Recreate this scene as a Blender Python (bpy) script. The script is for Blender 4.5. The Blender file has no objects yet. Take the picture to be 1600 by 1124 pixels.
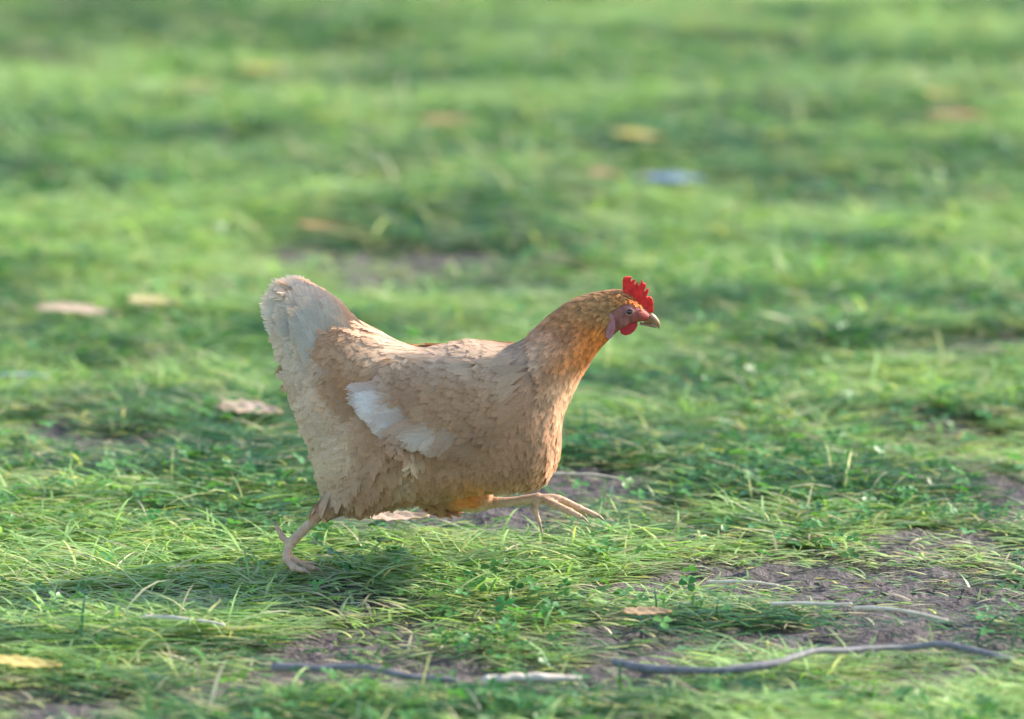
import bpy, bmesh, math, random
import numpy as np
from mathutils import Vector, Matrix
from mathutils.bvhtree import BVHTree

R = math.radians
rng = np.random.default_rng(7)
random.seed(7)
scn = bpy.context.scene
col = scn.collection

# ------------------------------------------------------------------ camera, sky, sun
S = 0.00075                      # metres per photo pixel at the hen
D = 6.667                        # camera to hen
PITCH = R(12)
F = Vector((0, math.cos(PITCH), -math.sin(PITCH)))
UP = Vector((0, math.sin(PITCH), math.cos(PITCH)))
ZC = 0.2625                      # height of the aim point over the ground
CAM = Vector((0, 0, ZC)) - F * D
cam = bpy.data.objects.new('camera', bpy.data.cameras.new('camera'))
col.objects.link(cam)
cam.location = CAM
cam.rotation_euler = (R(90) - PITCH, 0, 0)
cam.data.sensor_width = 36
cam.data.lens = 36 * D / (1600 * S)
cam.data.clip_end = 1000
cam.data.dof.use_dof = True
cam.data.dof.focus_distance = D
cam.data.dof.aperture_fstop = 2.8
scn.camera = cam

SUN_EL, SUN_AZ = R(31), R(64)    # azimuth measured from +Y (away from the camera) towards +X
w = bpy.data.worlds.new('World'); scn.world = w; w.use_nodes = True
nt = w.node_tree; bg = nt.nodes['Background']
sky = nt.nodes.new('ShaderNodeTexSky'); sky.sky_type = 'NISHITA'
sky.sun_disc = False; sky.sun_elevation = SUN_EL; sky.sun_rotation = SUN_AZ
nt.links.new(sky.outputs[0], bg.inputs[0]); bg.inputs[1].default_value = 0.15
sl = bpy.data.lights.new('sun', 'SUN'); sl.energy = 4.0; sl.angle = R(2); sl.color = (1, 0.90, 0.77)
so = bpy.data.objects.new('sun', sl); col.objects.link(so)
sdir = Vector((math.sin(SUN_AZ) * math.cos(SUN_EL), math.cos(SUN_AZ) * math.cos(SUN_EL), math.sin(SUN_EL)))
so.rotation_euler = sdir.to_track_quat('Z', 'Y').to_euler()
scn.view_settings.view_transform = 'Standard'
scn.view_settings.look = 'None'
scn.view_settings.exposure = 1.42
scn.view_settings.gamma = 1
scn.cycles.transparent_max_bounces = 8
scn.cycles.max_bounces = 8

# ------------------------------------------------------------------ helpers
def pix(px, py, y=0.0):
    """photo pixel -> point on the vertical plane y"""
    d = F * D + Vector((1, 0, 0)) * ((px - 800) * S) + UP * ((562 - py) * S)
    return CAM + d * ((y - CAM.y) / d.y)

def gpix(px, py, z=0.0):
    """photo pixel -> point on the ground"""
    d = F * D + Vector((1, 0, 0)) * ((px - 800) * S) + UP * ((562 - py) * S)
    return CAM + d * ((z - CAM.z) / d.z)

def topix(P):
    """world points (n,3) -> photo pixels (n,2)"""
    q = np.asarray(P) - np.array(CAM)
    dep = q @ np.array(F)
    return np.stack([800 + q[:, 0] / dep * D / S, 562 - (q @ np.array(UP)) / dep * D / S], 1)

def tag(o, label=None, cat=None, group=None, kind=None):
    for k, v in (('label', label), ('category', cat), ('group', group), ('kind', kind)):
        if v: o[k] = v
    return o

def mesh_np(name, V, Fq, mat, parent=None, smooth=True, attrs=None, normals=None):
    """V (n,3); Fq (m,4) or (m,3)"""
    me = bpy.data.meshes.new(name)
    V = np.asarray(V, np.float32); Fq = np.asarray(Fq, np.int32); k = Fq.shape[1]
    me.vertices.add(len(V)); me.vertices.foreach_set('co', V.ravel())
    me.loops.add(Fq.size); me.loops.foreach_set('vertex_index', Fq.ravel())
    me.polygons.add(len(Fq)); me.polygons.foreach_set('loop_start', np.arange(0, Fq.size, k, dtype=np.int32))
    me.update(calc_edges=True)
    me.polygons.foreach_set('use_smooth', np.full(len(Fq), smooth))
    for an, arr in (attrs or {}).items():
        arr = np.asarray(arr, np.float32)
        if arr.ndim == 1:
            a = me.attributes.new(an, 'FLOAT', 'POINT'); a.data.foreach_set('value', arr)
        else:
            if arr.shape[1] == 3: arr = np.concatenate([arr, np.ones((len(arr), 1), np.float32)], 1)
            a = me.attributes.new(an, 'FLOAT_COLOR', 'POINT'); a.data.foreach_set('color', arr.ravel())
    if mat: me.materials.append(mat)
    if normals is not None: me.normals_split_custom_set_from_vertices(np.asarray(normals, np.float32))
    o = bpy.data.objects.new(name, me); col.objects.link(o)
    if parent: o.parent = parent
    return o

def _hash(ix, iy, seed):
    h = (ix.astype(np.int64) * 374761393 + iy.astype(np.int64) * 668265263 + seed * 1442695041) & 0xffffffff
    h = ((h ^ (h >> 13)) * 1274126177) & 0xffffffff
    return ((h ^ (h >> 16)) & 0xffff) / 65535.0

def vnoise(x, y, f, seed=0):
    x = np.asarray(x) * f; y = np.asarray(y) * f
    ix = np.floor(x); iy = np.floor(y); fx = x - ix; fy = y - iy
    fx = fx * fx * (3 - 2 * fx); fy = fy * fy * (3 - 2 * fy)
    a = _hash(ix, iy, seed); b = _hash(ix + 1, iy, seed); c = _hash(ix, iy + 1, seed); d = _hash(ix + 1, iy + 1, seed)
    return (a * (1 - fx) + b * fx) * (1 - fy) + (c * (1 - fx) + d * fx) * fy

def fbm(x, y, f, seed=0, o=3):
    s = 0; a = 0.5; t = 0
    for i in range(o):
        s = s + a * vnoise(x, y, f * 2 ** i, seed + i * 17); t += a; a *= 0.5
    return s / t

def nodes(name):
    m = bpy.data.materials.new(name); m.use_nodes = True
    n = m.node_tree; b = n.nodes['Principled BSDF']
    return m, n, b

def nd(n, t, **kw):
    x = n.nodes.new(t)
    for k, v in kw.items(): setattr(x, k, v)
    return x

def simple_mat(name, c1, c2, scale=60, rough=0.6, bump=0.3, spec=0.4, sss=0.0, bumpscale=None, dist=0.001, trans=0):
    m, n, b = nodes(name)
    tc = nd(n, 'ShaderNodeTexCoord')
    nz = nd(n, 'ShaderNodeTexNoise'); nz.inputs['Scale'].default_value = scale; nz.inputs['Detail'].default_value = 6
    n.links.new(tc.outputs['Object'], nz.inputs['Vector'])
    mr = nd(n, 'ShaderNodeMapRange'); mr.inputs[1].default_value = 0.3; mr.inputs[2].default_value = 0.7
    n.links.new(nz.outputs[0], mr.inputs[0])
    mx = nd(n, 'ShaderNodeMix', data_type='RGBA')
    mx.inputs[6].default_value = (*c1, 1); mx.inputs[7].default_value = (*c2, 1)
    n.links.new(mr.outputs[0], mx.inputs[0]); n.links.new(mx.outputs[2], b.inputs['Base Color'])
    b.inputs['Roughness'].default_value = rough; b.inputs['Specular IOR Level'].default_value = spec
    if sss:
        b.inputs['Subsurface Weight'].default_value = sss
        b.inputs['Subsurface Radius'].default_value = (0.006, 0.002, 0.001); b.inputs['Subsurface Scale'].default_value = 1
    nb = nd(n, 'ShaderNodeTexNoise'); nb.inputs['Scale'].default_value = bumpscale or scale * 4
    n.links.new(tc.outputs['Object'], nb.inputs['Vector'])
    bp = nd(n, 'ShaderNodeBump'); bp.inputs['Strength'].default_value = bump; bp.inputs['Distance'].default_value = dist
    n.links.new(nb.outputs[0], bp.inputs['Height']); n.links.new(bp.outputs[0], b.inputs['Normal'])
    if trans:
        tr = nd(n, 'ShaderNodeBsdfTranslucent'); n.links.new(mx.outputs[2], tr.inputs[0])
        ms = nd(n, 'ShaderNodeMixShader'); ms.inputs[0].default_value = trans
        n.links.new(b.outputs[0], ms.inputs[1]); n.links.new(tr.outputs[0], ms.inputs[2])
        n.links.new(ms.outputs[0], n.nodes['Material Output'].inputs[0])
    return m

def attr_mat(name, attr='col', rough=0.6, trans=0.35, spec=0.3, noise=0.25, nscale=200, sheen=0.0, trtint=(1, 1, 1), bump=0, bscale=800):
    m, n, b = nodes(name)
    at = nd(n, 'ShaderNodeAttribute', attribute_name=attr)
    tc = nd(n, 'ShaderNodeTexCoord')
    nz = nd(n, 'ShaderNodeTexNoise'); nz.inputs['Scale'].default_value = nscale; nz.inputs['Detail'].default_value = 3
    n.links.new(tc.outputs['Object'], nz.inputs['Vector'])
    mr = nd(n, 'ShaderNodeMapRange'); mr.inputs[3].default_value = 1 - noise; mr.inputs[4].default_value = 1 + noise
    n.links.new(nz.outputs[0], mr.inputs[0])
    mx = nd(n, 'ShaderNodeVectorMath', operation='SCALE')
    n.links.new(at.outputs['Color'], mx.inputs[0]); n.links.new(mr.outputs[0], mx.inputs['Scale'])
    n.links.new(mx.outputs[0], b.inputs['Base Color'])
    b.inputs['Roughness'].default_value = rough; b.inputs['Specular IOR Level'].default_value = spec
    if sheen:
        b.inputs['Sheen Weight'].default_value = sheen
    if bump:
        nb = nd(n, 'ShaderNodeTexNoise'); nb.inputs['Scale'].default_value = bscale
        n.links.new(tc.outputs['Object'], nb.inputs['Vector'])
        bp = nd(n, 'ShaderNodeBump'); bp.inputs['Strength'].default_value = bump; bp.inputs['Distance'].default_value = 0.001
        n.links.new(nb.outputs[0], bp.inputs['Height']); n.links.new(bp.outputs[0], b.inputs['Normal'])
    if trans:
        tr = nd(n, 'ShaderNodeBsdfTranslucent')
        tm = nd(n, 'ShaderNodeVectorMath', operation='MULTIPLY'); tm.inputs[1].default_value = trtint
        n.links.new(mx.outputs[0], tm.inputs[0]); n.links.new(tm.outputs[0], tr.inputs[0])
        ms = nd(n, 'ShaderNodeMixShader'); ms.inputs[0].default_value = trans
        n.links.new(b.outputs[0], ms.inputs[1]); n.links.new(tr.outputs[0], ms.inputs[2])
        n.links.new(ms.outputs[0], n.nodes['Material Output'].inputs[0])
    return m

# ------------------------------------------------------------------ ground
# patches of bare earth: centre, half length across, half length in depth
def gp(px, py): p = gpix(px, py); return p.x, p.y
SOIL = []
for (px, py, a, b, k) in [
    (650, 432, .12, .20, .85), (480, 410, .08, .16, .45), (870, 770, .16, .05, .8), (700, 820, .14, .04, .8), (1320, 930, .20, .09, 1.0),
    (1500, 985, .22, .08, 1.0), (1560, 780, .10, .16, .9), (1500, 700, .10, .12, .7), (1180, 1010, .25, .04, 1.0), (620, 1060, .22, .045, 1.0),
    (480, 1030, .16, .06, .9), (180, 950, .20, .05, .9), (60, 1105, .12, .03, .9), (980, 1075, .15, .03, .6), (1420, 1075, .22, .05, .6),
    (1540, 860, .12, .07, .9), (60, 690, .08, .08, .6), (170, 720, .1, .06, .5), (60, 90, .12, .3, .5), (820, 430, .12, .2, .3),
    (1560, 560, .06, .1, .5)]:
    x, y = gp(px, py); SOIL.append((x, y, a * 1.15, max(b, .06 + b) if py > 600 else b, k))

def soil(x, y):
    m = np.zeros_like(x)
    for cx, cy, a, b, k in SOIL:
        d = ((x - cx) / a) ** 2 + ((y - cy) / b) ** 2
        m = np.maximum(m, k * np.exp(-d * 0.8))
    n = fbm(x, y * 0.8, 9, 5, 3)
    g = fbm(x, y, 1.3, 91, 2)
    return np.clip((m * 1.3 + np.clip(g - .66, 0, 1) * 1.5 + (n - 0.5) * 1.7) * 1.15 - 0.12, 0, 1)

def height(x, y):
    flat = 1 - np.exp(-(x ** 2 + (y) ** 2) / 0.35 ** 2)
    return (0.030 * (fbm(x, y, 1.6, 3, 2) - .5) + 0.018 * (fbm(x, y, 7, 9, 2) - .5)) * (0.25 + 0.75 * flat)
H0 = float(height(np.array([-0.25]), np.array([-0.035]))[0])
def gh(x, y):
    x = np.atleast_1d(np.asarray(x, float)); y = np.atleast_1d(np.asarray(y, float))
    return height(x, y) - H0

def axis(lo, hi, step, far):
    a = list(np.arange(lo, hi, step)); s = step; v = a[-1]
    up = []
    while v < far: s *= 1.35; v += s; up.append(v)
    s = step; v = a[0]; dn = []
    while v > -far: s *= 1.35; v -= s; dn.append(v)
    return np.array(dn[::-1] + a + up)
gx = axis(-1.8, 1.8, 0.012, 300); gy = axis(-1.6, 6.0, 0.016, 300)
GX, GY = np.meshgrid(gx, gy)
fx, fy = GX.ravel(), GY.ravel()
sm = soil(fx, fy)
near = np.exp(-((fx / 4) ** 2 + ((fy - 2) / 7) ** 2) ** 2)
fz = gh(fx, fy) * near + sm * 0.010 * (fbm(fx, fy, 42, 77, 3) - .35) * near * 2
nx, ny = len(gx), len(gy)
i = np.arange(ny - 1)[:, None] * nx + np.arange(nx - 1)[None]
quads = np.stack([i, i + 1, i + nx + 1, i + nx], -1).reshape(-1, 4)
m, n, b = nodes('soil_and_thatch')
at = nd(n, 'ShaderNodeAttribute', attribute_name='soil')
tc = nd(n, 'ShaderNodeTexCoord')
def noise(sc, det=5):
    z = nd(n, 'ShaderNodeTexNoise'); z.inputs['Scale'].default_value = sc; z.inputs['Detail'].default_value = det
    n.links.new(tc.outputs['Object'], z.inputs['Vector']); return z
def ramp(src, *st):
    r = nd(n, 'ShaderNodeValToRGB'); e = r.color_ramp.elements
    while len(e) < len(st): e.new(0.5)
    for k, (p, c) in enumerate(st): e[k].position = p; e[k].color = (*c, 1)
    n.links.new(src, r.inputs[0]); return r
r1 = ramp(noise(45).outputs[0], (.3, (.022, .018, .018)), (.5, (.060, .048, .045)), (.7, (.13, .105, .10)))
r2 = ramp(noise(30).outputs[0], (.3, (.02, .035, .008)), (.5, (.045, .075, .015)), (.75, (.13, .13, .04)))
mx = nd(n, 'ShaderNodeMix', data_type='RGBA')
n.links.new(at.outputs['Fac'], mx.inputs[0]); n.links.new(r2.outputs[0], mx.inputs[6]); n.links.new(r1.outputs[0], mx.inputs[7])
n.links.new(mx.outputs[2], b.inputs['Base Color']); b.inputs['Roughness'].default_value = 0.85
bp = nd(n, 'ShaderNodeBump'); bp.inputs['Distance'].default_value = 0.01; bp.inputs['Strength'].default_value = 0.8
n.links.new(noise(120, 8).outputs[0], bp.inputs['Height']); n.links.new(bp.outputs[0], b.inputs['Normal'])
ground = mesh_np('ground', np.stack([fx, fy, fz], 1), quads, m, attrs={'soil': sm})
tag(ground, 'earth under the lawn, bare and crumbly in patches', 'ground', kind='structure')

# ------------------------------------------------------------------ grass
def blades(n, xr, yr, lo, hi, wlo, whi, seg=4, side=0.6, keep=None, flat=1.0):
    x = rng.uniform(*xr, n); y = rng.uniform(*yr, n)
    if keep is not None: k = keep(x, y); x, y = x[k], y[k]
    s = soil(x, y); cl = fbm(x, y, 14, 31, 2)
    k = rng.random(len(x)) > s * .95 + (0.35 - cl) * 0.6
    x, y, s, cl = x[k], y[k], s[k], cl[k]; n = len(x)
    big = fbm(x * .45, y, 3.0, 51, 3)                       # long patches of lusher and paler turf
    mid = fbm(x * .35, y, 11, 61, 2)
    L = rng.uniform(lo, hi, n) * (0.65 + 0.75 * cl) * (1 - 0.6 * s)
    W = rng.uniform(wlo, whi, n)
    base = np.where(rng.random(n) < 0.6, -.2, math.pi - .2)
    lay = rng.random(n) < side
    az = np.where(lay, base + rng.normal(0, 0.26, n), rng.uniform(0, 2 * math.pi, n))
    e0 = np.where(lay, rng.uniform(.08, .5, n), rng.uniform(.3, 1.0, n))
    e1 = np.where(lay, rng.uniform(-.20, .10, n), rng.uniform(-.5, .2, n)) * flat
    z0 = gh(x, y) * np.exp(-((x / 4) ** 2 + ((y - 2) / 7) ** 2) ** 2) - 0.002
    zb = z0 + rng.uniform(0, .022, n) * (1 - .6 * s)
    ca, sa = np.cos(az), np.sin(az)
    tw = rng.normal(0, .5, n)
    P = np.stack([x, y, zb], 1); V = np.zeros((n, seg * 2 + 1, 3), np.float32)
    for j in range(seg + 1):
        t = j / seg
        wd = W * (1 - t ** 2.2) * 0.5 * min(1, .55 + t * 1.8)
        ang = tw * t
        sx = np.stack([-sa * np.cos(ang), ca * np.cos(ang), np.sin(ang)], 1) * wd[:, None]
        if j < seg:
            V[:, 2 * j] = P - sx; V[:, 2 * j + 1] = P + sx
        else: V[:, 2 * seg] = P
        e = e0 + (e1 - e0) * (t + .5 / seg)
        P = P + np.stack([ca * np.cos(e), sa * np.cos(e), np.sin(e)], 1) * (L / seg)[:, None]
        P[:, 2] = np.maximum(P[:, 2], z0 + 0.004)
    o = (np.arange(n) * (2 * seg + 1))[:, None]
    fs = [np.stack([o[:, 0] + 2 * j, o[:, 0] + 2 * j + 1, o[:, 0] + 2 * j + 3, o[:, 0] + 2 * j + 2], 1) for j in range(seg - 1)]
    tri = np.stack([o[:, 0] + 2 * seg - 2, o[:, 0] + 2 * seg - 1, o[:, 0] + 2 * seg, o[:, 0] + 2 * seg], 1)
    # colour of each blade
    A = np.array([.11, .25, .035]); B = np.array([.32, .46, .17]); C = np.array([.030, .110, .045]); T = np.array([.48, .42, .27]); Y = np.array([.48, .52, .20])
    u = np.clip((big - .5) * 2.3 + (mid - .5) * 3.2 + .58 - .42 * np.exp(-np.clip(y + .62, 0, 9) ** 2 / .30 ** 2) - .35 * np.clip(s * 1.5, 0, 1) + rng.normal(0, .16, n), 0, 1)[:, None]  # nearest strip pulled towards dark bluish green: foreground shade put into blade colour
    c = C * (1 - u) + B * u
    g2 = rng.random(n)[:, None]; c = np.where(g2 < .35, c * .55 + A * .45, c)
    r_ = rng.random(n); dry = .06 + .10 * np.clip(s * 2, 0, 1) + .10 * np.clip((fbm(x, y, 5, 88, 2) - .55) * 4, 0, 1)
    c = np.where((r_ < dry)[:, None], T * rng.uniform(.6, 1.15, (n, 1)), c)
    c = np.where((r_ > .90)[:, None], Y * rng.uniform(.7, 1.1, (n, 1)), c)
    c = np.clip(c * rng.uniform(.8, 1.22, (n, 1)) * 1.22, 0, .62)
    cv = np.repeat(c[:, None], 2 * seg + 1, 1)
    return V.reshape(-1, 3), fs, tri, cv.reshape(-1, 3)

def grass_obj(parts, name, mat, label):
    VV, QQ, TT, CC = [], [], [], []; off = 0
    for V, fs, tri, c in parts:
        VV.append(V); CC.append(c); QQ += [f + off for f in fs]; TT.append(tri[:, :3] + off); off += len(V)
    V = np.concatenate(VV).astype(np.float32); q = np.concatenate(QQ).astype(np.int32); t = np.concatenate(TT).astype(np.int32)
    me = bpy.data.meshes.new(name)
    me.vertices.add(len(V)); me.vertices.foreach_set('co', V.ravel())
    idx = np.concatenate([q.ravel(), t.ravel()]); me.loops.add(len(idx)); me.loops.foreach_set('vertex_index', idx)
    st = np.concatenate([np.arange(len(q)) * 4, len(q) * 4 + np.arange(len(t)) * 3]).astype(np.int32)
    me.polygons.add(len(st)); me.polygons.foreach_set('loop_start', st)
    me.update(calc_edges=True)
    c = np.concatenate(CC); c = np.concatenate([c, np.ones((len(c), 1))], 1).astype(np.float32)
    a = me.attributes.new('col', 'FLOAT_COLOR', 'POINT'); a.data.foreach_set('color', c.ravel())
    me.materials.append(mat)
    o = bpy.data.objects.new(name, me); col.objects.link(o)
    return tag(o, label, 'grass', kind='stuff')

GM = attr_mat('grass_blade', rough=.42, trans=.42, spec=.45, noise=.18, nscale=90, trtint=(1.15, 1.25, .6))
inview = lambda x, y: np.abs(x) < 0.62 + 0.095 * (y + .7) + .25
outview = lambda x, y: ~((y > -1.1) & (y < 5.6) & inview(x, y))
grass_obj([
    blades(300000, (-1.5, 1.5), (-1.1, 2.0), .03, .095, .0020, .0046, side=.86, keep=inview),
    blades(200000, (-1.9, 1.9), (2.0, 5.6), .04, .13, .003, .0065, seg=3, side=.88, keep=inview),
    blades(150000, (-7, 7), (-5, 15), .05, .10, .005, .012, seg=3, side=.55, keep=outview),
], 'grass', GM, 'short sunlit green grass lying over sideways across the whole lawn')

# broad leaved clover and small weeds between the blades
def clover(n):
    x = rng.uniform(-1.9, 1.9, n); y = rng.uniform(-1.1, 5.6, n)
    cl = fbm(x, y, 5, 201, 3); s = soil(x, y)
    k = inview(x, y) & (rng.random(n) < np.clip((cl - .46) * 5, .04, 1)) & (rng.random(n) > s * .9)
    x, y = x[k], y[k]; n = len(x)
    h = rng.uniform(.012, .038, n); z = gh(x, y) + h; a0 = rng.uniform(0, 6.28, n); sz = rng.uniform(.006, .0115, n)
    pr = [(0, 0), (.45, .42), (.95, .46), (1.15, 0), (.95, -.46), (.45, -.42)]
    c = np.array([.055, .19, .055]) * rng.uniform(.7, 1.5, (n, 1)) + np.array([.05, .05, 0]) * rng.random((n, 1))
    Vs, Cs, Q = [], [], []
    nrm = np.stack([rng.normal(0, .35, n), rng.normal(0, .35, n), np.ones(n)], 1); nrm /= np.linalg.norm(nrm, axis=1, keepdims=True)
    off = 0
    for l in range(3):
        a = a0 + l * 2.094; d = np.stack([np.cos(a), np.sin(a), np.full(n, .15)], 1); d -= nrm * (d * nrm).sum(1, keepdims=True); d /= np.linalg.norm(d, axis=1, keepdims=True); sd = np.cross(nrm, d)
        for (u, v) in pr:
            Vs.append(np.stack([x, y, z], 1) + (d * u + sd * v + nrm * abs(v) * .35) * sz[:, None]); Cs.append(c)
    Vs = np.stack(Vs, 1); k = Vs.shape[1]; o = (np.arange(n) * k)[:, None]
    for l in range(3):
        b_ = l * 6
        Q.append(np.concatenate([o + b_, o + b_ + 1, o + b_ + 2, o + b_ + 3], 1)); Q.append(np.concatenate([o + b_, o + b_ + 3, o + b_ + 4, o + b_ + 5], 1))
    return Vs.reshape(-1, 3), np.concatenate(Q), np.repeat(c[:, None], k, 1).reshape(-1, 3)
cv, cq, cc_ = clover(60000)
tag(mesh_np('clover', cv, cq, GM, attrs={'col': cc_}), 'small round clover leaves low among the grass blades', 'clover', kind='stuff')

# ------------------------------------------------------------------ hen: body
hen = bpy.data.objects.new('hen', None); col.objects.link(hen)
hen.location = (-0.25, -0.03, 0)
tag(hen, 'buff and cream hen with a red comb running to the right over the grass', 'hen')
HL = Vector(hen.location)

ST = [ # top px, bottom px, half width mm
    ((432, 455), (424, 492), 5), ((458, 456), (436, 530), 12), ((492, 472), (455, 580), 22), ((526, 490), (472, 630), 34),
    ((562, 505), (485, 678), 48), ((600, 524), (494, 715), 60), ((636, 540), (504, 752), 70), ((670, 546), (534, 780), 78),
    ((708, 540), (590, 788), 84), ((745, 536), (660, 778), 87), ((780, 538), (735, 770), 86), ((806, 538), (798, 763), 80),
    ((828, 526), (848, 748), 70), ((846, 508), (872, 710), 59), ((866, 491), (880, 650), 49), ((886, 477), (899, 605), 40),
    ((907, 466), (918, 571), 32), ((930, 459), (938, 543), 25), ((952, 455), (958, 524), 19.5), ((972, 456), (976, 510), 17),
    ((988, 464), (992, 504), 15), ((1001, 475), (1003, 502), 11.5), ((1010, 484), (1011, 502), 7.5), ((1016, 490), (1016, 501), 4.5)]

def catmull(a, k):
    a = np.array(a, float); out = []
    ext = np.vstack([2 * a[0] - a[1], a, 2 * a[-1] - a[-2]])
    for j in range(len(a) - 1):
        p0, p1, p2, p3 = ext[j:j + 4]
        for t in np.linspace(0, 1, k, endpoint=False):
            out.append(.5 * (2 * p1 + (p2 - p0) * t + (2 * p0 - 5 * p1 + 4 * p2 - p3) * t * t + (3 * p1 - p0 - 3 * p2 + p3) * t ** 3))
    out.append(a[-1]); return np.array(out)

def loft(bm, rows, seg=40):
    """rows: list of lists of Vectors, closed rings; capped"""
    vs = [[bm.verts.new(p) for p in r] for r in rows]
    for a, b_ in zip(vs[:-1], vs[1:]):
        for j in range(len(a)):
            k = (j + 1) % len(a); bm.faces.new((a[j], a[k], b_[k], b_[j]))
    bm.faces.new(vs[0][::-1]); bm.faces.new(vs[-1])

def tube(bm, pts, rad, seg=12, k=5, ends=True):
    """tapered tube through points with radii; rounded ends"""
    P = catmull([[*p, r] for p, r in zip(pts, rad)], k)
    rows = []; up = Vector((0.1, 1, 0.2)).normalized()
    n = len(P)
    for j in range(n):
        p = Vector(P[j][:3]); q = Vector(P[min(j + 1, n - 1)][:3]); o_ = Vector(P[max(j - 1, 0)][:3])
        d = (q - o_).normalized(); s = d.cross(up).normalized(); t = s.cross(d)
        rr = P[j][3]
        if ends and j == 0: rows.append([p - d * rr * .7 + (s * math.cos(a) + t * math.sin(a)) * rr * .45 for a in np.linspace(0, 2 * math.pi, seg, endpoint=False)])
        rows.append([p + (s * math.cos(a) + t * math.sin(a)) * rr for a in np.linspace(0, 2 * math.pi, seg, endpoint=False)])
        if ends and j == n - 1: rows.append([p + d * rr * .7 + (s * math.cos(a) + t * math.sin(a)) * rr * .45 for a in np.linspace(0, 2 * math.pi, seg, endpoint=False)])
    loft(bm, rows)

def L(px, py, y=0): return pix(px, py, y)

bm = bmesh.new()
flatn = catmull([[*t_, *b_, w_] for t_, b_, w_ in ST], 4)
rows = []
NS = len(flatn)
for j, (tx, ty, bx, by, wd) in enumerate(flatn):
    T = L(tx, ty); B = L(bx, by); c = (T + B) / 2; h = (T - B) / 2; wd = wd / 1000
    ring = []
    st = j / (NS - 1)
    for a in np.linspace(0, 2 * math.pi, 44, endpoint=False):
        ca, sa = math.cos(a), math.sin(a)
        # fuller low on the trunk, narrower on the back
        ww = wd * (1 - 0.16 * ca * (1 if st < .55 else .3))
        e = 0.92
        ring.append(c + h * (math.copysign(abs(ca) ** e, ca)) + Vector((0, 1, 0)) * ww * math.copysign(abs(sa) ** e, sa))
    rows.append(ring)
loft(bm, rows)

def mm(v): return v / 1000
YN, YF = -0.038, 0.036      # near leg (trailing), far leg (reaching forward)
# trailing near leg
tube(bm, [L(640, 690, -.045), L(580, 745, -.048), L(530, 780, -.045), L(498, 803, -.042)], [.045, .036, .018, .0085])
tube(bm, [L(508, 797, -.043), L(480, 823, -.040), L(453, 850, -.038)], [.0078, .0058, .0065])
# far leg reaching forward
tube(bm, [L(650, 700, .045), L(700, 750, .045), L(738, 776, .042), L(765, 787, .040)], [.042, .034, .0215, .009])
tube(bm, [L(757, 786, .040), L(800, 784, .038), L(843, 778, .036)], [.0080, .0058, .0066])
TOES = []
def toe(pts, r0=.0052, r1=.0034):
    P = [L(*p) for p in pts]
    tube(bm, P, list(np.linspace(r0, r1, len(P))), seg=10)
    # knuckle pads
    for q in P[1:-1]:
        bmesh.ops.create_icosphere(bm, subdivisions=2, radius=r0 * 1.08, matrix=Matrix.Translation(q - Vector((0, 0, .0008))))
    TOES.append((P[-2], P[-1], r1))
toe([(843, 778, .036), (872, 779, .033), (905, 794, .030), (933, 806, .028)])
toe([(843, 779, .036), (866, 788, .022), (890, 799, .012), (908, 808, .006)])
toe([(843, 779, .038), (864, 784, .050), (888, 790, .060), (908, 800, .068)])
toe([(842, 780, .036), (836, 795, .030), (843, 818, .026)], .0045, .003)
toe([(453, 850, -.038), (449, 870, -.040), (470, 884, -.042), (491, 888, -.044)])
toe([(453, 850, -.038), (447, 872, -.052), (459, 886, -.064), (476, 892, -.074)])
toe([(453, 850, -.038), (452, 868, -.026), (470, 880, -.014), (489, 882, -.006)])
toe([(452, 850, -.037), (441, 838, -.032), (432, 822, -.028)], .0045, .003)
# eye sockets and cheeks modelled as swellings of the head
for sgn in (-1, 1):
    c = L(983, 483, 0) + Vector((0, sgn * .0115, 0))
    bmesh.ops.create_uvsphere(bm, u_segments=16, v_segments=10, radius=.0065, matrix=Matrix.Translation(c))
    c = L(972, 500, 0) + Vector((0, sgn * .010, 0))
    bmesh.ops.create_uvsphere(bm, u_segments=16, v_segments=10, radius=.0075, matrix=Matrix.Translation(c))
me0 = bpy.data.meshes.new('raw'); bm.to_mesh(me0); bm.free()
tmp = bpy.data.objects.new('raw', me0); col.objects.link(tmp)
rm = tmp.modifiers.new('r', 'REMESH'); rm.mode = 'VOXEL'; rm.voxel_size = 0.0019
smd = tmp.modifiers.new('s', 'SMOOTH'); smd.factor = .5; smd.iterations = 3
dg = bpy.context.evaluated_depsgraph_get(); dg.update()
bme = bpy.data.meshes.new_from_object(tmp.evaluated_get(dg))
bpy.data.objects.remove(tmp)
nv = len(bme.vertices); V = np.zeros(nv * 3, np.float32); bme.vertices.foreach_get('co', V); V = V.reshape(-1, 3).astype(float)
P2 = topix(V)
bme.calc_loop_triangles()
nt_ = len(bme.loop_triangles); TI = np.zeros(nt_ * 3, np.int32); bme.loop_triangles.foreach_get('vertices', TI); TI = TI.reshape(-1, 3)
bvh = BVHTree.FromPolygons([tuple(v) for v in V], [tuple(t) for t in TI])

# -------- which part of the skin is bare face / bare leg / feathered
def facemask(px, py):
    """1 inside the bare red face"""
    poly = [(958, 492), (963, 484), (972, 477), (984, 474), (995, 478), (1003, 483), (1013, 487), (1022, 487), (1022, 508), (1000, 508), (990, 512), (976, 514), (968, 526), (955, 530), (950, 512)]
    inside = np.zeros(len(px), bool)
    for j in range(len(poly)):
        x1, y1 = poly[j]; x2, y2 = poly[(j + 1) % len(poly)]
        c = ((y1 > py) != (y2 > py)) & (px < (x2 - x1) * (py - y1) / (y2 - y1 + 1e-9) + x1)
        inside ^= c
    return inside
def legmask(P, px, py):
    near = P[:, 1] < 0
    lower = ((py > 797) & (px < 520)) | ((px > 772) & (py > 762) & (P[:, 1] > -.01)) | ((py > 790) & (px > 700))
    return lower

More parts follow.
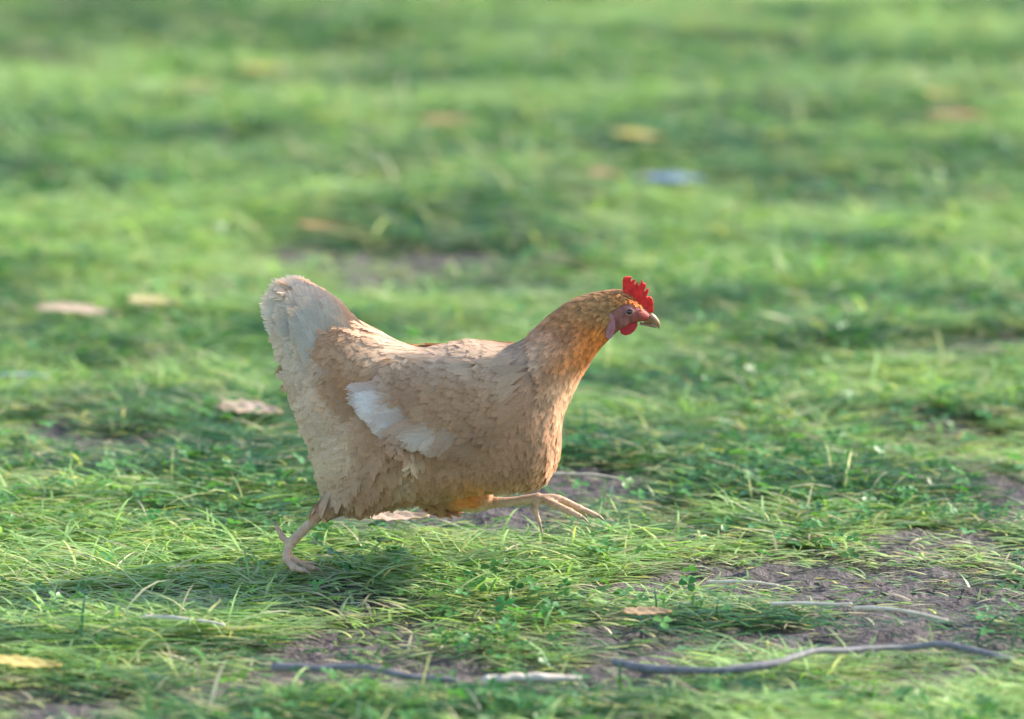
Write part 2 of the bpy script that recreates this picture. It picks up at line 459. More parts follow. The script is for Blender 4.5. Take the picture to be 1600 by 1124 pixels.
# -------- plumage colour map in photo coordinates
BASE = np.array([.53, .335, .215])
SPOTS = [ # px, py, rx, ry, colour, strength
    (900, 500, 60, 45, (.40, .22, .09), 1), (940, 480, 45, 30, (.36, .205, .09), 1), (880, 560, 42, 42, (.36, .165, .075), 1), (932, 548, 32, 28, (.60, .21, .045), 1),
    (905, 585, 26, 26, (.62, .26, .08), .8), (975, 460, 22, 10, (.45, .22, .08), .9), (992, 470, 16, 12, (.60, .20, .05), 1), (900, 625, 22, 26, (.72, .56, .38), .8), (875, 690, 26, 60, (.66, .48, .33), .7),
    (960, 528, 26, 14, (.62, .22, .05), 1),
    (430, 465, 55, 45, (.86, .80, .70), 1), (445, 540, 26, 70, (.78, .74, .66), .95), (474, 640, 18, 60, (.84, .76, .65), .8), (515, 680, 34, 48, (.80, .68, .53), .75),
    (515, 740, 28, 45, (.72, .64, .50), .7), (530, 570, 30, 65, (.52, .31, .17), .95), (550, 490, 60, 22, (.76, .60, .44), .7), (585, 570, 22, 40, (.62, .38, .20), .9),
    (600, 525, 20, 20, (.9, .82, .72), .9), (690, 550, 130, 26, (.74, .63, .50), .75), (770, 572, 60, 20, (.66, .53, .39), .6), (640, 720, 40, 60, (.52, .33, .19), .8),
    (760, 700, 110, 60, (.42, .26, .165), .9), (700, 620, 110, 30, (.52, .34, .21), .6), (630, 735, 8, 36, (.74, .66, .52), .8),
    (590, 740, 30, 30, (.58, .40, .25), .6), (745, 784, 36, 18, (.80, .38, .12), 1), (775, 785, 16, 16, (.62, .42, .27), 1)]
def plume(px, py, y):
    c = np.tile(BASE, (len(px), 1))
    jx = (fbm(px + y * 500, py, .03, 5, 2) - .5) * 30; jy = (fbm(px + y * 500, py, .03, 8, 2) - .5) * 30
    for sx, sy, rx, ry, cc, st in SPOTS:
        d = ((px + jx - sx) / rx) ** 2 + ((py + jy - sy) / ry) ** 2
        k = (st * np.clip(1.5 * np.exp(-d * (.62 if sx > 850 else .8)) - .08, 0, 1))[:, None]
        c = c * (1 - k) + np.array(cc) * k
    n = fbm(px + y * 900, py * .6, .045, 12, 3)[:, None]
    c = c * (.72 + .46 * n) * np.array([1.07, .985, .87])
    return c

fm = facemask(P2[:, 0], P2[:, 1]) & (V[:, 2] > .2)
lm = legmask(V, P2[:, 0], P2[:, 1])
C = plume(P2[:, 0], P2[:, 1], V[:, 1]) * .55
nf = fbm(V[:, 0] * 1, V[:, 2] + V[:, 1], 260, 3, 2)[:, None]
rb = np.clip((P2[:, 0] - 985) / 25, 0, 1)[:, None]
face = .85 * (np.array([.29, .10, .085]) * (1 - rb) + np.array([.42, .07, .05]) * rb) * (.55 + .9 * nf)
dark = np.clip(1 - np.hypot(P2[:, 0] - 983, P2[:, 1] - 483) / 11, 0, 1)[:, None]
face = face * (1 - dark) + np.array([.36, .17, .14]) * dark
C[fm] = face[fm]
leg = np.array([.50, .33, .215]) * (.75 + .5 * fbm(V[:, 0], V[:, 2] * 1 + V[:, 1], 300, 6, 2)[:, None])
C[lm] = leg[lm]
for p in bme.polygons: p.use_smooth = True
a = bme.attributes.new('col', 'FLOAT_COLOR', 'POINT'); a.data.foreach_set('color', np.concatenate([C, np.ones((nv, 1))], 1).astype(np.float32).ravel())
bme.materials.clear(); bme.materials.append(attr_mat('hen_skin', rough=.55, trans=0, spec=.35, noise=.2, nscale=400, bump=.7, bscale=500))
body = bpy.data.objects.new('body', bme); col.objects.link(body)
body.parent = hen; body.matrix_parent_inverse = Matrix.Translation(HL).inverted()
INV = Matrix.Translation(HL).inverted()
def child(o, p=None):
    o.parent = p or hen; o.matrix_parent_inverse = INV
    return o

# ------------------------------------------------------------------ feathers
def feather(root, d, nrm, Lf, Wf, c, nb=9, camber=.25, droop=.0, tipc=None, fluff=.0):
    """arrays (n,3): feathers of n barbs each side plus a rachis; returns verts, quads, colours"""
    n = len(root)
    d = d / np.linalg.norm(d, axis=1, keepdims=True)
    s = np.cross(nrm, d); s /= np.linalg.norm(s, axis=1, keepdims=True); nn = np.cross(d, s)
    Lf = Lf[:, None]; Wf = Wf[:, None]
    Vs = []; Cs = []; Ns = []
    def at(t, lat, lift=0.0):
        # position at fraction t along the shaft, lat sideways fraction
        z = -droop * t * t - camber * lat * lat * (Wf / Lf) + lift
        return root + d * (t * Lf) + s * (lat * Wf) + nn * (z * Lf)
    sw = np.minimum((.55 + fluff * .5) * Wf / Lf, .42)
    for sg in (-1, 1):
        for j in range(nb):
            f = (j + .2) / nb
            t = f * (1 - sw * .75)
            wv = .5 * (min(1, .35 + f * 1.6)) * (math.sqrt(max(0, 1 - ((f - .7) / .32) ** 2)) if f > .7 else 1)
            jt = rng.normal(0, .35 * fluff, (n, 1)) / nb; jl = 1 + rng.normal(0, .02 + fluff * .10, (n, 1))
            dt = (1.25 - .3 * fluff) / nb
            fw = sw * (1 if f < .7 else 1 - (f - .7) * 1.2)
            lf = rng.normal(0, .002 + fluff * .01, (n, 1))
            a0 = at(t, 0, 0); a1 = at(t + dt, 0, 0)
            b0 = at(t + fw * .45, sg * wv * .58, lf * .5); b1 = at(t + fw * .45 + dt, sg * wv * .55, lf * .5)
            c0 = at(t + fw + jt, sg * wv * jl, lf); c1 = at(t + fw + dt * (.8 - .55 * fluff) + jt, sg * wv * .93 * jl, lf)
            Vs += [a0, a1, b0, b1, c0, c1]
            nj = nrm + s * (sg * .22) + d * .06
            Ns += [nrm, nrm, nrm + s * (sg * .12) + rng.normal(0, .03, (n, 1)) * d, nrm + s * (sg * .12), nj + rng.normal(0, .05, (n, 1)) * d, nj]
            br = 1 + rng.normal(0, .03, (n, 1))
            base = c if tipc is None else c * (1 - f) + tipc * f
            Cs += [base * br * .94, base * br * .94, base * br, base * br, base * br * 1.06, base * br * 1.06]
    Vs = np.stack(Vs, 1); Cs = np.stack(Cs, 1); k = Vs.shape[1]
    global FN
    FN = np.stack(Ns, 1).reshape(-1, 3); FN = FN / np.linalg.norm(FN, axis=1, keepdims=True)
    q = []
    for bb in range(2 * nb):
        o = bb * 6; q += [[o, o + 1, o + 3, o + 2], [o + 2, o + 3, o + 5, o + 4]]
    q = np.array(q)[None] + (np.arange(n) * k)[:, None, None]
    Vf = Vs.reshape(-1, 3); q = q.reshape(-1, 4)
    gn = np.cross(Vf[q[:, 2]] - Vf[q[:, 0]], Vf[q[:, 3]] - Vf[q[:, 1]])
    fl_ = (gn * FN[q].mean(1)).sum(1) < 0
    q[fl_] = q[fl_][:, ::-1]                       # every face looks outwards, like its normals
    return Vf, q, np.clip(Cs, 0, .95).reshape(-1, 3)

FM = attr_mat('plumage', rough=.75, trans=.30, spec=.18, noise=.12, nscale=350, sheen=.15, trtint=(1.15, .85, .6))

# flow field (photo px, dx, dy down)
FLOW = np.array([
    (965, 455, -1, .25), (930, 470, -1, .45), (900, 500, -.8, .6), (950, 515, -.6, .8), (860, 560, -.6, .8), (900, 600, -.3, 1), (875, 680, -.1, 1), (925, 560, -.45, .9),
    (850, 740, -.6, .8), (800, 560, -1, .25), (740, 540, -1, .05), (660, 545, -1, -.05), (600, 520, -1, -.5), (500, 470, -1, -.62), (440, 450, -1, -.5),
    (470, 540, -.9, -.1), (490, 600, -.7, .5), (500, 700, -.45, .9), (530, 770, -.5, .8), (600, 620, -.9, .35), (620, 700, -.35, .95), (700, 740, -.4, .9), (560, 560, -.7, .1),
    (780, 650, -.7, .7), (750, 760, -.8, .4), (820, 620, -.6, .8), (830, 700, -.35, .95), (745, 785, 1, .12), (765, 785, 1, .1), (520, 790, -.6, .8), (980, 462, -1, .1)], float)
def flow(px, py):
    w_ = 1 / (((px[:, None] - FLOW[:, 0]) ** 2 + (py[:, None] - FLOW[:, 1]) ** 2) + 150) ** 1.6
    dx = (w_ * FLOW[:, 2]).sum(1) / w_.sum(1); dy = (w_ * FLOW[:, 3]).sum(1) / w_.sum(1)
    return np.stack([dx, np.zeros_like(dx), -dy], 1)

# surface samples
tv = V[TI]; cr = np.cross(tv[:, 1] - tv[:, 0], tv[:, 2] - tv[:, 0]); ar = np.linalg.norm(cr, axis=1)
tn = cr / (ar[:, None] + 1e-12)
VN = np.zeros((nv, 3)); bme.vertices.foreach_get('normal', vn := np.zeros(nv * 3, np.float32)); VN = vn.reshape(-1, 3).astype(float)
NSAMP = 60000
ti = rng.choice(nt_, NSAMP, p=ar / ar.sum())
uu = rng.random((NSAMP, 2)); fl = uu.sum(1) > 1; uu[fl] = 1 - uu[fl]
bc = np.stack([1 - uu.sum(1), uu[:, 0], uu[:, 1]], 1)
SP = (tv[ti] * bc[..., None]).sum(1); SN = (VN[TI[ti]] * bc[..., None]).sum(1); SN /= np.linalg.norm(SN, axis=1, keepdims=True)
sp = topix(SP)
ok = ~(facemask(sp[:, 0], sp[:, 1]) & (SP[:, 2] > .2)) & ~legmask(SP, sp[:, 0], sp[:, 1]) & (sp[:, 0] < 1007)
WIN = [(818, 575), (800, 556), (760, 553), (700, 560), (645, 574), (590, 592), (560, 606), (560, 632), (610, 648), (655, 662), (700, 674), (750, 672), (800, 645), (820, 615)]
def inpoly(px, py, poly):
    inside = np.zeros(len(px), bool)
    for j in range(len(poly)):
        x1, y1 = poly[j]; x2, y2 = poly[(j + 1) % len(poly)]
        inside ^= ((y1 > py) != (y2 > py)) & (px < (x2 - x1) * (py - y1) / (y2 - y1 + 1e-9) + x1)
    return inside
ok &= ~(inpoly(sp[:, 0], sp[:, 1], WIN) & (rng.random(len(sp)) < .9)) & (sp[:, 0] > 468)
SP, SN, sp = SP[ok], SN[ok], sp[ok]
# feather size: tiny on head, small on hackle, larger on trunk
def fsize(px, py):
    t = np.clip((985 - px) / 170, 0, 1)
    Lf = .007 + .020 * t ** .9
    Lf = np.where((py > 752) & (px > 690), .012 - .006 * np.clip((px - 735) / 35, 0, 1), Lf); Lf = np.where((py > 765) & (px < 560), .015, Lf)
    return np.where((px < 815) & ~((py > 752) & (px > 690)) & ~((py > 765) & (px < 560)), .026 + .008 * np.clip((700 - px) / 200, 0, 1), Lf)
Ls = fsize(sp[:, 0], sp[:, 1])
cell = {}
keep = []
for j in range(len(SP)):
    r = Ls[j] * .125; g = tuple((SP[j] / .006).astype(int)); ok = True
    for dx in (-1, 0, 1):
        for dy in (-1, 0, 1):
            for dz in (-1, 0, 1):
                for k in cell.get((g[0] + dx, g[1] + dy, g[2] + dz), ()):
                    if ((SP[j] - SP[k]) ** 2).sum() < r * r: ok = False; break
                if not ok: break
            if not ok: break
        if not ok: break
    if ok: cell.setdefault(g, []).append(j); keep.append(j)
keep = np.array(keep); SP, SN, sp, Ls = SP[keep], SN[keep], sp[keep], Ls[keep]
fd = flow(sp[:, 0], sp[:, 1])
fd += rng.normal(0, .10, fd.shape)
fd -= SN * (fd * SN).sum(1, keepdims=True); fd /= np.linalg.norm(fd, axis=1, keepdims=True) + 1e-9
tilt = rng.uniform(.05, .12, len(SP))[:, None]
fdir = fd + SN * tilt
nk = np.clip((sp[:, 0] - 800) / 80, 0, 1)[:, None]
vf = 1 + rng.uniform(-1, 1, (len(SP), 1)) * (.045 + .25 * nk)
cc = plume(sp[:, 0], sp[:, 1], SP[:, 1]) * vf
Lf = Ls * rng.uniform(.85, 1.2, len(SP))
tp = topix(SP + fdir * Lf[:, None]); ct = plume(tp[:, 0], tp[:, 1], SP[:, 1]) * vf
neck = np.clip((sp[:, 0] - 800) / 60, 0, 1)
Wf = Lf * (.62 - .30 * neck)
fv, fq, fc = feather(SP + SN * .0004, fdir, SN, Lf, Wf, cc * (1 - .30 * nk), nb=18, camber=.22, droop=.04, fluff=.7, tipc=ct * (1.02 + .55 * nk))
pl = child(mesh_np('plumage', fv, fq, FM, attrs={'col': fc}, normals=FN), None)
print('feathers', len(SP))

# ------------------------------------------------------------------ wings
WPOLY = [(828, 575), (812, 548), (760, 546), (700, 552), (640, 566), (585, 582), (548, 596), (541, 620), (556, 640), (600, 655), (650, 672), (700, 690), (760, 690), (812, 660), (832, 620)]
def inpoly(px, py, poly):
    inside = np.zeros(len(px), bool)
    for j in range(len(poly)):
        x1, y1 = poly[j]; x2, y2 = poly[(j + 1) % len(poly)]
        inside ^= ((y1 > py) != (y2 > py)) & (px < (x2 - x1) * (py - y1) / (y2 - y1 + 1e-9) + x1)
    return inside
def edge_d(px, py, poly):
    dm = np.full(len(px), 1e9)
    for j in range(len(poly)):
        a_ = np.array(poly[j], float); b_ = np.array(poly[(j + 1) % len(poly)], float); e = b_ - a_
        t = np.clip(((px - a_[0]) * e[0] + (py - a_[1]) * e[1]) / (e @ e), 0, 1)
        dm = np.minimum(dm, np.hypot(px - a_[0] - t * e[0], py - a_[1] - t * e[1]))
    return dm
def side_hit(px, py, sgn):
    p = pix(px, py, 0.0); o_ = Vector((p.x, sgn * .4, p.z))
    h = bvh.ray_cast(o_, Vector((0, -sgn, 0)))
    if h[0] is None: return Vector((p.x, sgn * .03, p.z)), Vector((0, sgn, 0))
    return h[0], h[1] if h[1].y * sgn > 0 else -h[1]
def wcol(px, py, y):
    c = plume(px, py, y)
    for sx, sy, rx, ry, cc, st in [(562, 614, 24, 28, (.84, .81, .76), .9), (596, 646, 26, 10, (.80, .76, .69), .65), (652, 670, 38, 9, (.76, .70, .60), .7), (720, 670, 60, 14, (.44, .28, .18), .5)]:
        d = ((px - sx) / rx) ** 2 + ((py - sy) / ry) ** 2
        k = (st * np.clip(1.2 * np.exp(-d * .8), 0, 1))[:, None]; c = c * (1 - k) + np.array(cc) * k
    return c
def make_wing(sgn):
    W = []  # root list
    roots, tips, wids, cols, lifts = [], [], [], [], []
    def row(r0, r1, t0, t1, n, wd, c0, c1, lift):
        for k in range(n):
            u = k / max(1, n - 1)
            r = (r0[0] + (r1[0] - r0[0]) * u, r0[1] + (r1[1] - r0[1]) * u); t = (t0[0] + (t1[0] - t0[0]) * u, t0[1] + (t1[1] - t0[1]) * u)
            roots.append(r); tips.append((t[0] + rng.normal(0, 2), t[1] + rng.normal(0, 2))); wids.append(wd)
            cols.append(np.array(c0) * (1 - u) + np.array(c1) * u); lifts.append(lift + .0005 * k)
    # primaries folded to the rear, secondaries along the lower edge, then a loose scatter of coverts above
    row((670, 650), (655, 588), (600, 662), (541, 600), 12, .024, (.50, .38, .27), (.76, .73, .68), .0065)
    row((650, 640), (645, 600), (590, 650), (556, 612), 7, .022, (.58, .45, .34), (.78, .75, .71), .0085)
    row((800, 640), (690, 622), (715, 692), (600, 660), 16, .022, (.42, .27, .17), (.72, .67, .60), .0075)
    for k in range(190):
        x_ = rng.uniform(640, 828); y_ = rng.uniform(550, 634)
        if y_ > 622 + (x_ - 640) * .07 or (x_ < 700 and y_ > 604): continue
        ln = rng.uniform(46, 72) * (1.25 if y_ > 600 else .9)
        an = R(18 + (y_ - 552) * .22 + rng.normal(0, 6))
        roots.append((x_, y_)); tips.append((x_ - ln * math.cos(an), y_ + ln * math.sin(an) * .75)); wids.append(.019)
        cols.append(plume(np.array([x_ - ln * .6]), np.array([y_ + 12]), np.array([sgn * .08]))[0]); lifts.append(.0115 - (y_ - 552) * .00004 + rng.uniform(0, .0012))
    n = len(roots); RP = []; RD = []; RN = []; LL = []
    for (r, t, lf) in zip(roots, tips, lifts):
        a_, na = side_hit(r[0], r[1], sgn); b_, nb_ = side_hit(t[0], t[1], sgn)
        a_ = a_ + na * (lf * .35); b_ = b_ + (nb_ + Vector((0, sgn, 0))).normalized() * (lf * .75 + .001)
        m_ = (na + nb_ + Vector((0, sgn * .5, 0))).normalized()
        RP.append(a_); RD.append(b_ - a_); RN.append(m_); LL.append((b_ - a_).length / .98)
    RP, RD, RN = np.array(RP), np.array(RD), np.array(RN)
    ra, ta = np.array(roots, float), np.array(tips, float); yy = np.full(n, sgn * .08); vw = rng.uniform(.93, 1.06, (n, 1))
    cl = wcol(ra[:, 0], ra[:, 1], yy) * vw; ctip = wcol(ta[:, 0], ta[:, 1], yy) * vw
    return feather(RP, RD, RN, np.array(LL), np.array(wids) * rng.uniform(.9, 1.15, n), cl, nb=44, camber=.5, droop=-.05, tipc=np.clip(ctip, 0, .9), fluff=.4)
for sgn in (-1, 1):
    fv, fq, fc = make_wing(sgn)
    child(mesh_np('wing', fv, fq, FM, attrs={'col': fc}, normals=FN))

# ------------------------------------------------------------------ tail
tr, td, tnn, tL, tW, tC = [], [], [], [], [], []
# (outline of the fanned tail tips)
TIPS = [(449, 443), (430, 442), (417, 452), (412, 468), (416, 490), (425, 511), (434, 532), (442, 555), (446, 578), (455, 604), (463, 630), (470, 655)]
TIPS = [tuple(p) for p in catmull(TIPS, 2)]
for sgn in (-1, 1):
    for lay in range(3):
        for k, t in enumerate(TIPS):
            u = k / (len(TIPS) - 1)
            rx, ry = 590 - 20 * u - lay * 14, 530 + 120 * u
            y1 = sgn * (.003 + .010 * lay + .012 * u + .004 * math.sin(u * 3)); y0 = sgn * (.012 + .018 * u + .006 * lay)
            t2 = (t[0] + lay * 22 + (rng.normal(0, 5) if lay else rng.normal(0, 1.2)) - 2, t[1] + lay * (15 - 10 * u) + rng.normal(0, 1.5))
            a_ = pix(rx, ry, y0); b_ = pix(t2[0], t2[1], y1)
            tr.append(a_); td.append(b_ - a_); tL.append((b_ - a_).length * 1.02); tW.append(.036 if lay < 2 else .030)
            tnn.append((0.1, sgn, .15 * (1 - u))); tC.append(np.array((.80, .73, .62)) * rng.uniform(.9, 1.06) * (1 - .1 * lay) * (1 - .12 * u))
tr, td, tnn, tC = np.array(tr), np.array(td), np.array(tnn, float), np.array(tC)
bs = np.tile(np.array([[.60, .43, .28]]), (len(tr), 1)) * rng.uniform(.85, 1.1, (len(tr), 1))
fv, fq, fc = feather(tr, td, tnn, np.array(tL), np.array(tW), bs, nb=54, camber=.4, droop=.0, tipc=tC, fluff=.3)
child(mesh_np('tail', fv, fq, FM, attrs={'col': fc}, normals=FN))

# ------------------------------------------------------------------ comb, wattles, ear lobes, beak, eyes, claws
def slab(name, poly, thick, y0, mat, parent=None, bulge=.6, sub=1, bev=.0009, lean=0):
    """outline given real thickness, thicker towards its middle"""
    bm = bmesh.new()
    vs = [bm.verts.new(pix(x, y_, y0)) for x, y_ in poly]
    f = bm.faces.new(vs)
    r = bmesh.ops.inset_region(bm, faces=[f], thickness=bev * 1.2, depth=0)
    bmesh.ops.triangulate(bm, faces=bm.faces[:])
    bm.normal_update()
    me = bpy.data.meshes.new(name); bm.to_mesh(me); bm.free(); me.materials.append(mat)
    o = bpy.data.objects.new(name, me); col.objects.link(o)
    sd = o.modifiers.new('solid', 'SOLIDIFY'); sd.thickness = thick; sd.offset = 0
    rmm = o.modifiers.new('rm', 'REMESH'); rmm.mode = 'VOXEL'; rmm.voxel_size = .00045
    s_ = o.modifiers.new('sm', 'SMOOTH'); s_.iterations = 4; s_.factor = .5
    dg = bpy.context.evaluated_depsgraph_get(); dg.update()
    m2 = bpy.data.meshes.new_from_object(o.evaluated_get(dg)); o.modifiers.clear()
    for p in m2.polygons: p.use_smooth = True
    o.data = m2
    for v in m2.vertices: v.co.y += lean * math.sin(v.co.x * 320) * .0012
    return child(o, parent)
RED = simple_mat('comb_red', (.50, .014, .016), (.80, .055, .04), 160, rough=.48, bump=.9, sss=.25, bumpscale=650, dist=.001, trans=.28)
WAT = simple_mat('wattle_red', (.45, .018, .03), (.60, .035, .045), 260, rough=.5, bump=.9, sss=.2, bumpscale=600, dist=.001, trans=.15)
LOBE = simple_mat('earlobe_pink', (.30, .10, .11), (.42, .19, .20), 250, rough=.55, bump=.5, bumpscale=700, dist=.0006)
COMB = [(973, 456), (972.6, 439), (974.7, 432.8), (979.7, 432), (987, 432.5), (985.2, 440), (992.8, 436.3), (991.3, 445), (997.6, 440), (996.8, 448), (1000.6, 443), (1003.4, 436),
        (1005.2, 443), (1009.5, 443), (1009, 448), (1005.5, 456), (1013.9, 450), (1013.5, 456), (1009.8, 464.5), (1015.2, 463.5), (1019, 466.7), (1021, 473.5), (1020.3, 480), (1021.5, 487.5),
        (1016, 489), (1010, 487), (1002, 481), (996, 473), (988, 466), (980, 462)]
slab('comb', COMB, .0042, 0, RED, lean=1)
for sgn in (-1, 1):
    slab('wattle', [(968, 513), (978, 506), (988, 505), (996, 503), (996, 509), (992, 516), (985, 522), (977, 524), (970, 521)], .0045, sgn * .0055, WAT)
    slab('earlobe', [(948, 490), (953, 488), (958, 493), (961, 502), (961, 514), (957, 526), (951, 531), (946, 526), (946, 510)], .005, sgn * .0180, LOBE)
HORN = simple_mat('beak_horn', (.20, .10, .05), (.42, .26, .13), 90, rough=.35, bump=.15, spec=.5)
def beak(rows_, name, mat):
    bm = bmesh.new(); R_ = []
    fl = catmull([[*t_, *b_, w_] for t_, b_, w_ in rows_], 4)
    for tx, ty, bx, by, wd in fl:
        T = pix(tx, ty); B = pix(bx, by); c = (T + B) / 2; h = (T - B) / 2
        R_.append([c + h * math.cos(a) + Vector((0, 1, 0)) * (wd / 1000 * math.sin(a)) for a in np.linspace(0, 2 * math.pi, 20, endpoint=False)])
    loft(bm, R_)
    for f in bm.faces: f.smooth = True
    me = bpy.data.meshes.new(name); bm.to_mesh(me); bm.free(); me.materials.append(mat)
    o = bpy.data.objects.new(name, me); col.objects.link(o); return child(o)
bk = beak([((1006, 487), (1006, 506), 5.6), ((1013, 487), (1012, 506), 5.2), ((1020, 490), (1019, 507), 4.3), ((1026, 495.5), (1024, 508.5), 3.2), ((1030, 502), (1027.5, 511), 2.0), ((1031.6, 508), (1029, 513.5), 1.0), ((1031, 513), (1030, 514), .3)], 'beak', HORN)
beak([((1000, 503), (1000, 508), 4.6), ((1010, 505.5), (1010, 509.5), 4.2), ((1018, 507), (1018, 511.5), 3.2), ((1024, 509), (1024, 512.5), 2.2), ((1027, 511), (1027, 512.6), .8)], 'lower_beak', HORN)
DARK = simple_mat('dark_horn', (.02, .015, .012), (.05, .035, .03), 200, rough=.4, bump=.1)
CLAW = simple_mat('claw_horn', (.20, .13, .09), (.34, .24, .16), 200, rough=.4, bump=.1)
EYE = simple_mat('iris', (.26, .17, .11), (.20, .12, .07), 900, rough=.12, bump=.0, spec=.7)
PUP = simple_mat('pupil', (.006, .005, .005), (.012, .01, .01), 900, rough=.06, bump=.0, spec=.8)
LID = simple_mat('eyelid_skin', (.28, .11, .10), (.36, .17, .15), 500, rough=.6, bump=.4)
def ball(name, c, r, mat, parent=None, sc=(1, 1, 1)):
    bm = bmesh.new(); bmesh.ops.create_uvsphere(bm, u_segments=24, v_segments=16, radius=r)
    for v in bm.verts: v.co = Vector((v.co.x * sc[0], v.co.y * sc[1], v.co.z * sc[2])) + c
    for f in bm.faces: f.smooth = True
    me = bpy.data.meshes.new(name); bm.to_mesh(me); bm.free(); me.materials.append(mat)
    o = bpy.data.objects.new(name, me); col.objects.link(o); return child(o, parent)
for sgn in (-1, 1):
    h, hn = side_hit(983, 483, sgn)
    e = ball('eye', h - Vector((0, sgn * .0012, 0)), .0038, EYE, sc=(1, .75, 1))
    p_ = ball('pupil', h + Vector((0, sgn * .0009, 0)), .0026, PUP, sc=(1, .55, 1)); p_.parent = e; p_.matrix_parent_inverse = Matrix.Identity(4); p_.matrix_parent_inverse = (Matrix.Translation(HL) @ INV).inverted()
    bm = bmesh.new(); pts = []
    for a in np.linspace(0, 2 * math.pi, 28, endpoint=False):
        pts.append(h + Vector((math.cos(a) * .0045, sgn * .0010 * (1 - .3 * abs(math.cos(a))), math.sin(a) * .0038)))
    rings = []
    for k, p in enumerate(pts):
        dn = (p - h).normalized(); rings.append([p + (dn * math.cos(b_) + Vector((0, sgn, 0)) * math.sin(b_)) * .0009 for b_ in np.linspace(0, 2 * math.pi, 8, endpoint=False)])
    vs = [[bm.verts.new(p) for p in r] for r in rings]
    for k in range(28):
        for j in range(8): bm.faces.new((vs[k][j], vs[(k + 1) % 28][j], vs[(k + 1) % 28][(j + 1) % 8], vs[k][(j + 1) % 8])).smooth = True
    me = bpy.data.meshes.new('eyelid'); bm.to_mesh(me); bm.free(); me.materials.append(LID)
    o = bpy.data.objects.new('eyelid', me); col.objects.link(o); child(o)
    c = pix(1014, 494, 0) + Vector((0, sgn * .0047, 0))
    ball('nostril', c, .0014, DARK, sc=(1.5, .5, .8), parent=None)
for a_, b_, r in TOES:
    bm = bmesh.new(); d = (b_ - a_).normalized(); dz = Vector((0, 0, -1))
    tube(bm, [b_ - d * .001, b_ + d * .005 + dz * .0004, b_ + d * .0095 + dz * .0030], [r * .72, r * .5, r * .12], seg=8, k=3)
    for f in bm.faces: f.smooth = True
    me = bpy.data.meshes.new('claw'); bm.to_mesh(me); bm.free(); me.materials.append(CLAW)
    o = bpy.data.objects.new('claw', me); col.objects.link(o); child(o)

# ------------------------------------------------------------------ small things lying in the grass
def leaf(px, py, ln, wd, rot, c1, c2, label, curl=.25, cat='leaf', name='fallen_leaf', up=.03, group='fallen leaves scattered over the lawn', tilt=0.22):
    g = gpix(px, py, up); rz = R(rot)
    z = float(gh(g.x, g.y)[0]) + up
    bm = bmesh.new(); n = 14; m_ = 6; grid = []
    for i_ in range(n + 1):
        t = i_ / n; prof = (math.sin(math.pi * t ** .8) ** .75 if 0 < t < 1 else 0) * (1 + .12 * math.sin(t * 40))
        r = []
        for j in range(-m_, m_ + 1):
            u = j / m_
            x = (t - .5) * ln * 1.12; y = u * prof * wd * .38
            zz = curl * .4 * wd * u * u + .03 * ln * math.sin(t * 3 + px) + .03 * wd * math.sin(t * 25 + u * 5)
            r.append(bm.verts.new((x, y, zz)))
        grid.append(r)
    for i_ in range(n):
        for j in range(2 * m_): 
            bm.faces.new((grid[i_][j], grid[i_ + 1][j], grid[i_ + 1][j + 1], grid[i_][j + 1])).smooth = True
    bmesh.ops.remove_doubles(bm, verts=bm.verts[:], dist=1e-6)
    me = bpy.data.meshes.new(name); bm.to_mesh(me); bm.free()
    me.materials.append(simple_mat(name, c1, c2, 90, rough=.6, bump=.5, trans=.25))
    o = bpy.data.objects.new(name, me); col.objects.link(o)
    so_ = o.modifiers.new('t', 'SOLIDIFY'); so_.thickness = .0006
    o.location = (g.x, g.y, z + .004); o.rotation_euler = (tilt, 0.05, rz)
    return tag(o, label, cat, group)
OR = ((.52, .32, .13), (.60, .42, .20)); TAN = ((.60, .44, .30), (.72, .56, .42)); YE = ((.62, .50, .14), (.70, .56, .22)); RU = ((.48, .25, .12), (.56, .36, .20))
leaf(702, 196, .085, .040, 3, *OR, 'orange leaf alone in the bright grass high above the hen’s back')
leaf(1495, 194, .10, .045, -4, *RU, 'rust orange leaf by the upper right edge, above a pale blade')
leaf(1480, 160, .085, .035, 6, *YE, 'yellow leaf just behind the rust orange one at upper right')
leaf(408, 114, .085, .035, -3, *YE, 'pale yellow leaf in the grass at upper left')
leaf(300, 138, .085, .030, 0, *RU, 'thin orange leaf lying below the pale yellow one at upper left')
leaf(1000, 226, .085, .030, 2, *YE, 'pale yellow leaf lying above the blue scrap')
leaf(950, 285, .060, .028, 5, *RU, 'small rust leaf touching the left end of the blue scrap')
leaf(500, 356, .07, .022, -6, *OR, 'dull orange leaf in front of the bare patch behind the tail')
leaf(390, 660, .075, .045, -4, *TAN, 'broad pale pinkish tan leaf just behind the hen’s rump')
leaf(120, 492, .11, .035, 2, *TAN, 'long pale tan leaf by the left edge, level with the tail tip')
leaf(240, 476, .07, .040, 18, (.50, .42, .20), (.58, .50, .26), 'olive tan leaf overlapping the long pale tan leaf')
leaf(620, 818, .07, .032, 2, *TAN, 'tan leaf in the grass straight below the hen’s belly')
leaf(1010, 965, .05, .024, -3, (.50, .33, .17), (.60, .42, .24), 'orange tan leaf near the bare earth in front of the hen')
leaf(40, 1040, .07, .03, 0, *YE, 'yellow leaf at the lower left edge')
leaf(1055, 294, .085, .040, -6, (.26, .33, .50), (.36, .43, .58), 'pale blue scrap lying flat beside a small rust leaf', cat='scrap', name='blue_scrap', group=None)

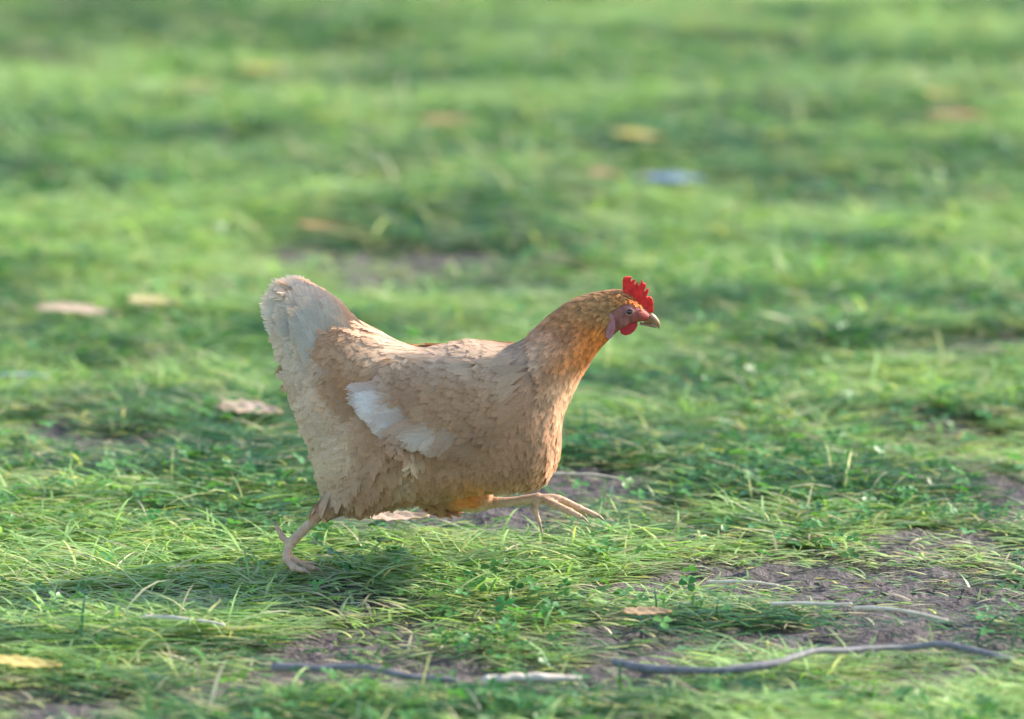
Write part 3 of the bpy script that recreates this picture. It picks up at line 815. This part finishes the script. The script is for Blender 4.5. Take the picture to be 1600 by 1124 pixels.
def stalk(p0, p1, r, c1, c2, label, name='straw_stalk', cat='straw', sag=.002, up=.028, group='dry stalks lying on the grass'):
    a_ = gpix(*p0, up); b_ = gpix(*p1, up)
    bm = bmesh.new(); pts = []
    nn_ = 13 if cat == 'stick' else 7; wob = .014 * (b_ - a_).length
    for t in np.linspace(0, 1, nn_):
        q = a_.lerp(b_, t); q.z = float(gh(q.x, q.y)[0]) + up + sag * math.sin(math.pi * t) + random.uniform(-.006, .006) * (b_ - a_).length; q.y += random.uniform(-wob, wob) - (.05 * math.sin(t * 6.3) if (b_ - a_).length > .3 else 0); pts.append(q)
    tube(bm, pts, [r * (1 - .45 * k / nn_) * random.uniform(.82, 1.2) for k in range(nn_)], seg=9)
    for f in bm.faces: f.smooth = True
    me = bpy.data.meshes.new(name); bm.to_mesh(me); bm.free(); me.materials.append(simple_mat(name, c1, c2, 120, rough=.55, bump=.6))
    o = bpy.data.objects.new(name, me); col.objects.link(o)
    return tag(o, label, cat, group)
ST1 = ((.55, .48, .34), (.72, .66, .52)); GR = ((.12, .115, .12), (.24, .23, .235))
stalk((1205, 945), (1330, 955), .0022, *ST1, 'thin pale stalk across the bare earth, the left of two in a line')
stalk((1335, 962), (1480, 980), .0024, *ST1, 'thin pale stalk across the bare earth, the right of two in a line')
stalk((1105, 910), (1215, 918), .0020, *ST1, 'short pale stalk above the two stalks in a line')
stalk((225, 966), (350, 972), .0030, *ST1, 'pale bleached stalk at lower left on dark grass')
stalk((760, 1058), (905, 1050), .0060, (.50, .42, .34), (.66, .58, .48), 'thick cream stick at the bottom of the lawn below the hen', name='stick', cat='stick', group='sticks in the foreground')
stalk((960, 1028), (1580, 1030), .0050, *GR, 'long crooked grey stick crossing the lower right', name='stick', cat='stick', group='sticks in the foreground')
stalk((430, 1036), (715, 1060), .0052, *GR, 'grey stick lying left of the thick cream one', name='stick', cat='stick', group='sticks in the foreground')
stalk((0, 583), (75, 583), .0025, (.45, .55, .55), (.6, .68, .66), 'pale bluish stalk at the left edge level with the breast')
stalk((860, 750), (985, 757), .0018, *ST1, 'thin pale stalk reaching forward from under the breast')
